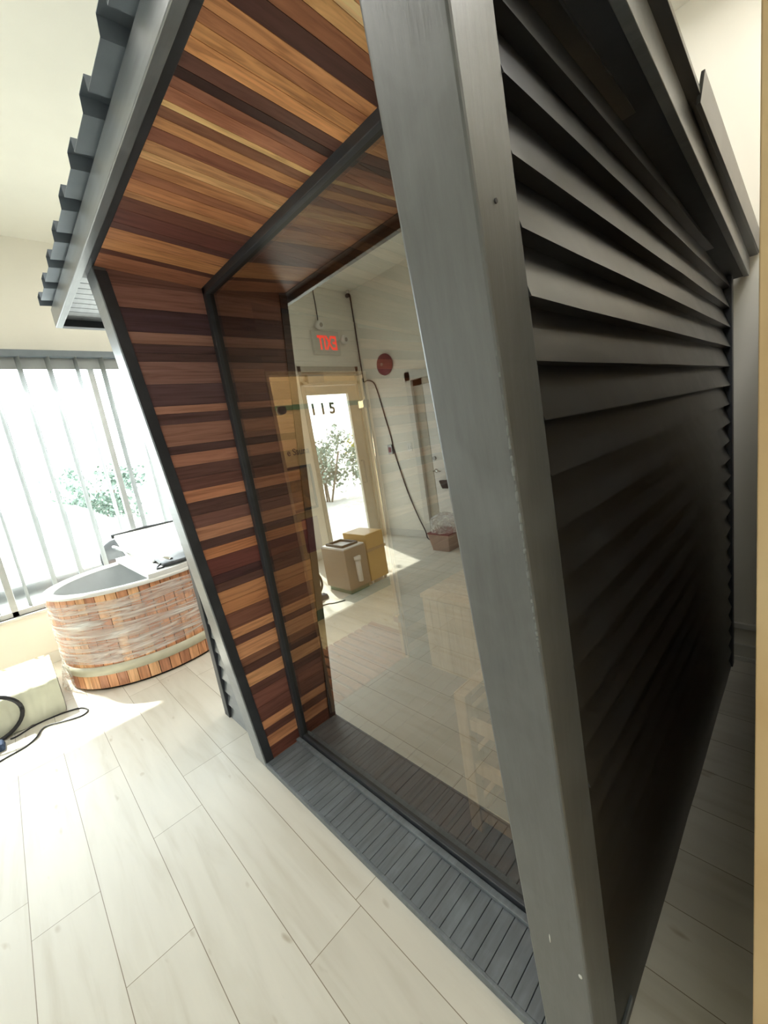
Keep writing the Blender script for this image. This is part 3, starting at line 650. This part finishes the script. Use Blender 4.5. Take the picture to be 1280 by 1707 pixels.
# stretch film with wrinkles
random.seed(12); rows = []
nn = 220
ph = [random.uniform(0, 6.28) for _ in range(8)]
for i in range(14):
    z = 0.23+0.50*i/13; row = []
    for j in range(nn):
        a = 2*math.pi*j/nn
        w = 0.010+0.0035*math.sin(9*a+3*z+ph[0])+0.003*math.sin(40*z+5*a+ph[1])+0.0025*math.sin(70*z-11*a+ph[2])+random.uniform(0, 0.002)
        row.append((TX+(RA+w)*math.cos(a), TY+(RB+w)*math.sin(a), z+0.012*math.sin(5*a+ph[3])))
    rows.append(row)
MB().grid(rows, True).build('stretch_film', M['film'], tub, fix=False)
# loose tail of film at the bottom left
rows = []
for i in range(8):
    u = i/7; row = []
    for j in range(12):
        v = j/11; a = math.radians(-100+26*v)
        rr = 0.015+0.05*u*math.sin(math.pi*v)
        row.append((TX+(RA+rr)*math.cos(a)+0.01*math.sin(9*v), TY+(RB+rr)*math.sin(a), 0.26-0.24*u+0.012*math.sin(14*v)))
    rows.append(row)
MB().grid(rows).build('loose_film', M['bag'], tub, fix=False)
# cover
cv = thing('tub_cover', 'white foam tub cover with black edging and straps resting on the tub', 'tub cover', (TX, 0.5, TH+0.01))
def half(z, ra, rb, y0=0.03, k=28):
    a0 = math.asin((y0-TY)/rb); return [(TX+ra*math.cos(a), TY+rb*math.sin(a), z) for a in [a0+(math.pi-2*a0)*i/k for i in range(k+1)]]
m1 = MB(); A = half(TH+.010, RA+.005, RB+.005); B = half(TH+.045, RA+.005, RB+.005)
m1.grid([A, B], False, smooth=False); m1.quad(B); m1.quad(A[::-1]); m1.quad([A[-1], A[0], B[0], B[-1]])
m1.build('cover_panel', M['vinylw'], cv)
# folded upper half leaning up towards the window
u0, u1 = 0.06, 0.82
m2 = MB().hexa([(-2.40, u0, 0.852), (-2.40, u1, 0.852), (-2.83, u1, 1.03), (-2.83, u0, 1.03), (-2.38, u0, 0.89), (-2.38, u1, 0.89), (-2.81, u1, 1.07), (-2.81, u0, 1.07)])
m2.build('folded_panel', M['vinylw'], cv, 0.01)
MB().tube([(-2.825, 0.04, 1.06), (-2.825, 0.3, 1.07), (-2.825, 0.6, 1.065), (-2.83, 0.84, 1.07)], 0.022, 8).build('black_edging', M['vinylb'], cv)
random.seed(2); rows = []
for i in range(8):
    u = i/7; row = []
    for j in range(10):
        v = j/9
        row.append((-1.72-0.36*v+0.02*math.sin(7*u+3*v), 0.17+0.42*u, TH+0.052+0.075*math.sin(math.pi*min(1, v*1.0))*(0.35+0.65*u)+0.008*math.sin(11*v+5*u)))
    rows.append(row)
fd = MB().grid(rows).build('black_flap', M['vinylb'], cv, fix=False); md = fd.modifiers.new('s', 'SOLIDIFY'); md.thickness = 0.012
MB().tube([(-2.72, 0.02, 0.97), (-2.35, 0.10, 0.925), (-1.98, 0.22, 0.885), (-1.80, 0.26, 0.872)], 0.016, 10).build('chrome_bar', M['chrome'], cv)
MB().tube([(-1.80, 0.17, 0.86), (-1.76, 0.13, 0.85), (-1.72, 0.12, 0.845), (-1.68, 0.16, 0.85)], 0.008, 6).build('buckle', M['rubber'], cv)

# ================================================================== THINGS AT THE LEFT EDGE
rows = []
wb_ = MB()
pts0 = [(-2.60, -1.75), (-1.85, -1.75), (-1.83, -0.62), (-2.60, -0.62)]
bx = thing('wrapped_box', 'low box under pale olive plastic sheeting beside the cedar tub', 'wrapped box', (-2.2, -0.9, 0))
MB().hexa([(-2.58, -1.09, 0), (-1.85, -1.09, 0), (-1.84, -0.69, 0), (-2.58, -0.69, 0), (-2.57, -1.09, 0.245), (-1.88, -1.09, 0.255), (-1.87, -0.70, 0.235), (-2.57, -0.70, 0.24)]).build('box_body', M['card'], bx, 0.01)
random.seed(6); rows = []
prof = [(-2.60, 0.0), (-2.60, 0.12), (-2.585, 0.25), (-2.3, 0.262), (-2.05, 0.258), (-1.875, 0.268), (-1.845, 0.25), (-1.835, 0.12), (-1.82, 0.004)]
K = 26
for (x, z) in prof:
    rows.append([(x+random.uniform(-.008, .008)+0.004, -1.11+0.44*i/(K-1), max(0.002, z+random.uniform(-.008, .008))) for i in range(K)])
sp = MB().grid(rows).build('plastic_sheet', M['sheet'], bx, fix=False); md = sp.modifiers.new('u', 'SUBSURF'); md.levels = 1; md.render_levels = 2
rows = []
for x in (-2.6, -2.3, -2.0, -1.85):
    rows.append([(x, -0.668+random.uniform(-.006, .006), z) for z in (0.003, 0.09, 0.18, 0.255)])
MB().grid(rows).build('sheet_end', M['sheet'], bx, fix=False)
# hose loop and cable
hz = MB(); hc = Vector((-1.785, -1.045, 0.17)); pts = []
for k in range(33):
    a = 2*math.pi*k/32; pts.append(hc+Vector((0.02*math.sin(a*2), 0.155*math.cos(a), 0.155*math.sin(a))))
hz.tube(pts, 0.013, 10)
tag(hz.build('coiled_hose', M['rubber']), 'dark rubber hose loop standing at the left picture edge', 'hose')
db_ = MB().hexa([(-1.74, -1.17, 0), (-1.63, -1.17, 0), (-1.63, -1.01, 0), (-1.74, -1.01, 0), (-1.73, -1.16, 0.055), (-1.64, -1.16, 0.055), (-1.64, -1.02, 0.05), (-1.73, -1.02, 0.05)]).build('tool_pouch', plain('navy_fabric', (0.02, 0.04, 0.09), 0.7), bevel=0.015)
tag(db_, 'dark navy pouch on the floor beside the hose loop', 'pouch')
cp = [(-1.40, -1.20, .006), (-1.45, -1.10, .006), (-1.507, -1.043, .006), (-1.541, -0.92, .006), (-1.60, -0.86, .006), (-1.679, -0.825, .008), (-1.69, -0.785, .008), (-1.65, -0.72, .008), (-1.606, -0.62, .006), (-1.62, -0.575, .006), (-1.661, -0.565, .006), (-1.74, -0.60, .006), (-1.79, -0.71, .006), (-1.80, -0.85, .006), (-1.755, -0.95, .006), (-1.755, -0.99, .006)]
tag(MB().tube(spline(cp), 0.0055, 8).build('power_cable', M['rubber']), 'thin black cable looping over the pale floor beside the wrapped box', 'cable')

# ================================================================== THINGS SEEN MIRRORED IN THE GLASS
# exit sign
ex = thing('exit_sign', 'grey exit sign with red letters above the glass entrance door', 'exit sign', (RX0, -2.78, 3.05))
MB().box(RX0+0.001, RX0+0.05, -3.02, -2.54, 2.90, 3.23).build('sign_housing', plain('sign_grey', (0.62, 0.62, 0.56), 0.5), ex, 0.006)
lettering('exit_lettering', 'EXIT', 0.27, (RX0+0.052, -2.965, 2.97), (0, 1, 0), (0, 0, 1), M['redglow'], ex, 1.0, 0.002, 0.006, 0.62)
for (y, z) in ((-2.68, 3.30), (-3.10, 3.12)):
    h = MB().tube([(RX0+0.002, y, z), (RX0+0.05, y, z)], 0.03, 12).build('lamp_bracket', M['white'], ex)
    MB().tube([(RX0+0.05, y, z), (RX0+0.10, y-0.01, z-0.01)], 0.062, 18).build('lamp_head', M['white'], h)
    MB().tube([(RX0+0.10, y-0.01, z-0.01), (RX0+0.106, y-0.011, z-0.011)], 0.03, 14).build('lamp_lens', M['steel'], h)
MB().tube([(RX0+0.012, -2.72, 3.83), (RX0+0.012, -2.72, 3.4), (RX0+0.012, -2.70, 3.30)], 0.007, 8).build('conduit', M['darkm'], ex)
# security camera
cm = thing('security_camera', 'small dark security camera high in the room corner', 'camera', (RX0+0.05, -3.34, RZ))
MB().tube([(RX0+0.06, -3.33, RZ-0.001), (RX0+0.06, -3.33, RZ-0.05)], 0.02, 10).build('mount', M['white'], cm)
MB().tube([(RX0+0.05, -3.34, RZ-0.07), (RX0+0.12, -3.25, RZ-0.11)], 0.03, 12).build('camera_body', M['rubber'], cm)
# corner conduit
tag(MB().tube([(RX0+0.02, RY0+0.02, 3.80), (RX0+0.02, RY0+0.02, 2.5)], 0.008, 8).build('corner_conduit', M['darkm']), 'thin dark conduit running down the room corner near the entrance', 'conduit')
# fire bell
fbell = thing('fire_bell', 'round dark red fire bell on the white wall', 'fire bell', (-2.46, RY0, 2.65))
rows = []
for (r, d_) in ((0.02, 0.0), (0.145, 0.0), (0.155, 0.02), (0.15, 0.045), (0.11, 0.068), (0.05, 0.078), (0.002, 0.08)):
    rows.append([(-2.46+r*math.cos(t), RY0+d_+0.002, 2.65+r*math.sin(t)) for t in [2*math.pi*j/32 for j in range(32)]])
MB().grid(rows, True).build('bell_gong', M['red'], fbell)
MB().tube([(-2.46, RY0+0.08, 2.65), (-2.46, RY0+0.095, 2.65)], 0.022, 12).build('bell_bolt', M['steel'], fbell)
# light switch with red plate, outlet plate
sw = thing('switch_box', 'small metal switch box with red cover on the white wall', 'switch', (-2.6, RY0, 1.40))
MB().box(-2.655, -2.565, RY0+0.001, RY0+0.035, 1.325, 1.475).build('box_body', M['steel'], sw, 0.004)
MB().box(-2.635, -2.585, RY0+0.035, RY0+0.04, 1.36, 1.44).build('red_cover', M['red'], sw)
ou = thing('light_switch', 'white double light switch plate beside the white door', 'light switch', (-2.22, RY0, 1.40))
MB().box(-2.27, -2.17, RY0+0.001, RY0+0.008, 1.335, 1.46).build('switch_plate', M['white'], ou, 0.002)
for xb_ in (-2.25, -2.205): MB().box(xb_, xb_+0.015, RY0+0.008, RY0+0.016, 1.38, 1.42).build('toggle', M['white'], ou)
wc = [(-2.97, RY0+0.012, 2.50), (-2.88, RY0+0.012, 2.505), (-2.76, RY0+0.012, 2.44), (-2.70, RY0+0.012, 2.25), (-2.63, RY0+0.012, 1.9), (-2.57, RY0+0.012, 1.60), (-2.55, RY0+0.012, 1.40), (-2.48, RY0+0.014, 1.10), (-2.38, RY0+0.014, 0.72), (-2.24, RY0+0.02, 0.36), (-2.11, RY0+0.04, 0.12), (-2.02, RY0+0.10, 0.02), (-1.85, RY0+0.14, 0.012)]
tag(MB().tube(spline(wc), 0.009, 8).build('wall_cable', M['darkm']), 'dark cable hanging down the white wall towards the carton', 'cable')
# carton with plastic bag
ct = thing('carton', 'small carton holding crumpled clear plastic on the floor by the white door', 'box', (-1.46, -3.1, 0))
MB().hexa([(-1.60, -3.22, 0), (-1.33, -3.22, 0), (-1.33, -2.92, 0), (-1.60, -2.92, 0), (-1.64, -3.26, 0.24), (-1.29, -3.26, 0.24), (-1.29, -2.89, 0.24), (-1.64, -2.89, 0.24)]).build('carton_body', plain('pinkish_cardboard', (0.42, 0.31, 0.26), 0.8), ct, 0.004)
MB().hexa([(-1.637, -3.257, 0.225), (-1.293, -3.257, 0.225), (-1.293, -2.893, 0.225), (-1.637, -2.893, 0.225), (-1.648, -3.262, 0.248), (-1.285, -3.262, 0.248), (-1.285, -2.885, 0.248), (-1.648, -2.885, 0.248)]).build('red_band', M['red'], ct)
random.seed(15); rows = []
for i in range(9):
    z = 0.25+0.24*i/8; row = []
    for j in range(28):
        a = 2*math.pi*j/28; r = (0.19 if i < 7 else 0.19-0.07*(i-6))*(1+random.uniform(-.07, .07))
        row.append((-1.465+r*math.cos(a), -3.075+r*math.sin(a), z+random.uniform(-.01, .01)))
    rows.append(row)
MB().grid(rows, True).build('clear_plastic', M['bag'], ct, fix=False)
# two cartons near the entrance side
b1 = thing('cardboard_box', 'brown box with a white tray on top, mirrored near the entrance', 'box', (-1.65, -1.47, 0))
MB().box(-1.86, -1.44, -1.62, -1.32, 0.05, 0.50).build('box_body', plain('taupe_box', (0.30, 0.24, 0.19), 0.5), b1, 0.006)
MB().box(-1.84, -1.46, -1.60, -1.34, 0.0, 0.05).build('box_foot', M['green'], b1)
MB().box(-1.85, -1.45, -1.61, -1.33, 0.50, 0.515).build('tray_top', M['vinylw'], b1, 0.002)
MB().box(-1.80, -1.50, -1.57, -1.55, 0.515, 0.54).box(-1.80, -1.50, -1.37, -1.35, 0.515, 0.54).box(-1.80, -1.78, -1.55, -1.37, 0.515, 0.54).box(-1.52, -1.50, -1.55, -1.37, 0.515, 0.54).build('tray_frame', M['rubber'], b1)
MB().tube([(-1.425, -1.47, 0.12), (-1.425, -1.47, 0.36)], 0.03, 14).tube([(-1.425, -1.47, 0.36), (-1.425, -1.47, 0.40)], 0.04, 14).build('white_bottle', M['white'], b1)
b2 = thing('wooden_crate', 'amber varnished wooden crate behind the brown box', 'crate', (-1.66, -1.79, 0))
MB().box(-1.86, -1.46, -1.92, -1.65, 0.04, 0.58).build('crate_body', M['amber'], b2, 0.006)
MB().box(-1.87, -1.45, -1.93, -1.64, 0.38, 0.41).build('crate_band', M['card'], b2)
for (px_, py_) in ((-1.84, -1.90), (-1.50, -1.90), (-1.84, -1.69), (-1.50, -1.69)):
    MB().box(px_, px_+0.025, py_, py_+0.025, 0, 0.04).build('leg', M['white'], b2)

# ================================================================== OUTSIDE
gr = struct(MB().box(-40, RX0-T, -40, 40, -0.2, -0.12).build('trim_2', M['asphalt']))
def hedge(x, y, sx, sy, h, mat, seed, lab, n=2600):
    random.seed(seed); t = thing('shrub', lab, 'shrub', (x, y, -0.12), 'shrubs across the car park')
    m = MB(); cl = [(random.uniform(-sx, sx)*0.5, random.uniform(-sy, sy)*0.5, random.uniform(0.3, 0.95)*h) for _ in range(16)]
    for k in range(n):
        c0 = random.choice(cl)
        p = Vector((x+c0[0]+random.gauss(0, 0.2), y+c0[1]+random.gauss(0, 0.2), max(0.0, c0[2]+random.gauss(0, 0.16)*h*0.5)))
        a = Vector((random.uniform(-1, 1), random.uniform(-1, 1), random.uniform(-1, 1)))*0.09; b_ = Vector((random.uniform(-1, 1), random.uniform(-1, 1), random.uniform(-1, 1)))*0.07
        m.quad([p, p+a, p+a+b_, p+b_])
    m.build('foliage', mat, t, fix=False)
    for k in range(4):
        MB().tube([(x+0.12*k-0.2, y, -0.12), (x+random.uniform(-sx, sx)*0.35, y+random.uniform(-sy, sy)*0.35, h*0.7)], 0.03, 6).build('stem', M['bark'], t)
hedge(-8.6, -6.3, 1.2, 2.0, 2.0, M['leaf'], 1, 'dense grey green shrub outside the glass entrance door')
hedge(-8.8, -8.9, 1.0, 1.4, 1.7, M['leafy'], 2, 'yellowish shrub outside the glass entrance door')
hedge(-12.0, 1.6, 1.4, 1.6, 2.0, M['leaf'], 4, 'low wide green shrub beyond the window vanes')
hedge(-11.0, 4.6, 1.2, 1.4, 2.6, M['leaf'], 5, 'tall green shrub beyond the window near the tub')
cr = thing('parked_car', 'pale grey parked car outside beyond the blinds', 'car', (-8.0, -0.6, -0.12))
def carm(z_off=0):
    m = MB(); prof = [(-2.1, 0.25), (-2.1, 0.75), (-1.2, 0.9), (-0.6, 1.38), (0.9, 1.4), (1.5, 0.95), (2.05, 0.85), (2.1, 0.3)]
    A = [(-8.85, -0.6+y, z-0.12) for y, z in prof]; B = [(-7.15, -0.6+y, z-0.12) for y, z in prof]
    m.grid([A, B], False, smooth=False); m.quad(A); m.quad(B[::-1]); m.quad([A[0], B[0], B[-1], A[-1]]); return m
carm().build('car_body', M['carp'], cr, 0.06)
MB().hexa([(-7.14, -1.6, 0.80), (-7.12, -1.6, 0.80), (-7.12, 0.7, 0.80), (-7.14, 0.7, 0.80), (-7.14, -1.15, 1.2), (-7.12, -1.15, 1.2), (-7.12, 0.3, 1.2), (-7.14, 0.3, 1.2)]).build('car_window', M['cglass'], cr)
for y in (-1.9, 0.75):
    MB().tube([(-7.25, y, 0.2), (-7.05, y, 0.2)], 0.32, 20).build('wheel', M['rubber'], cr)
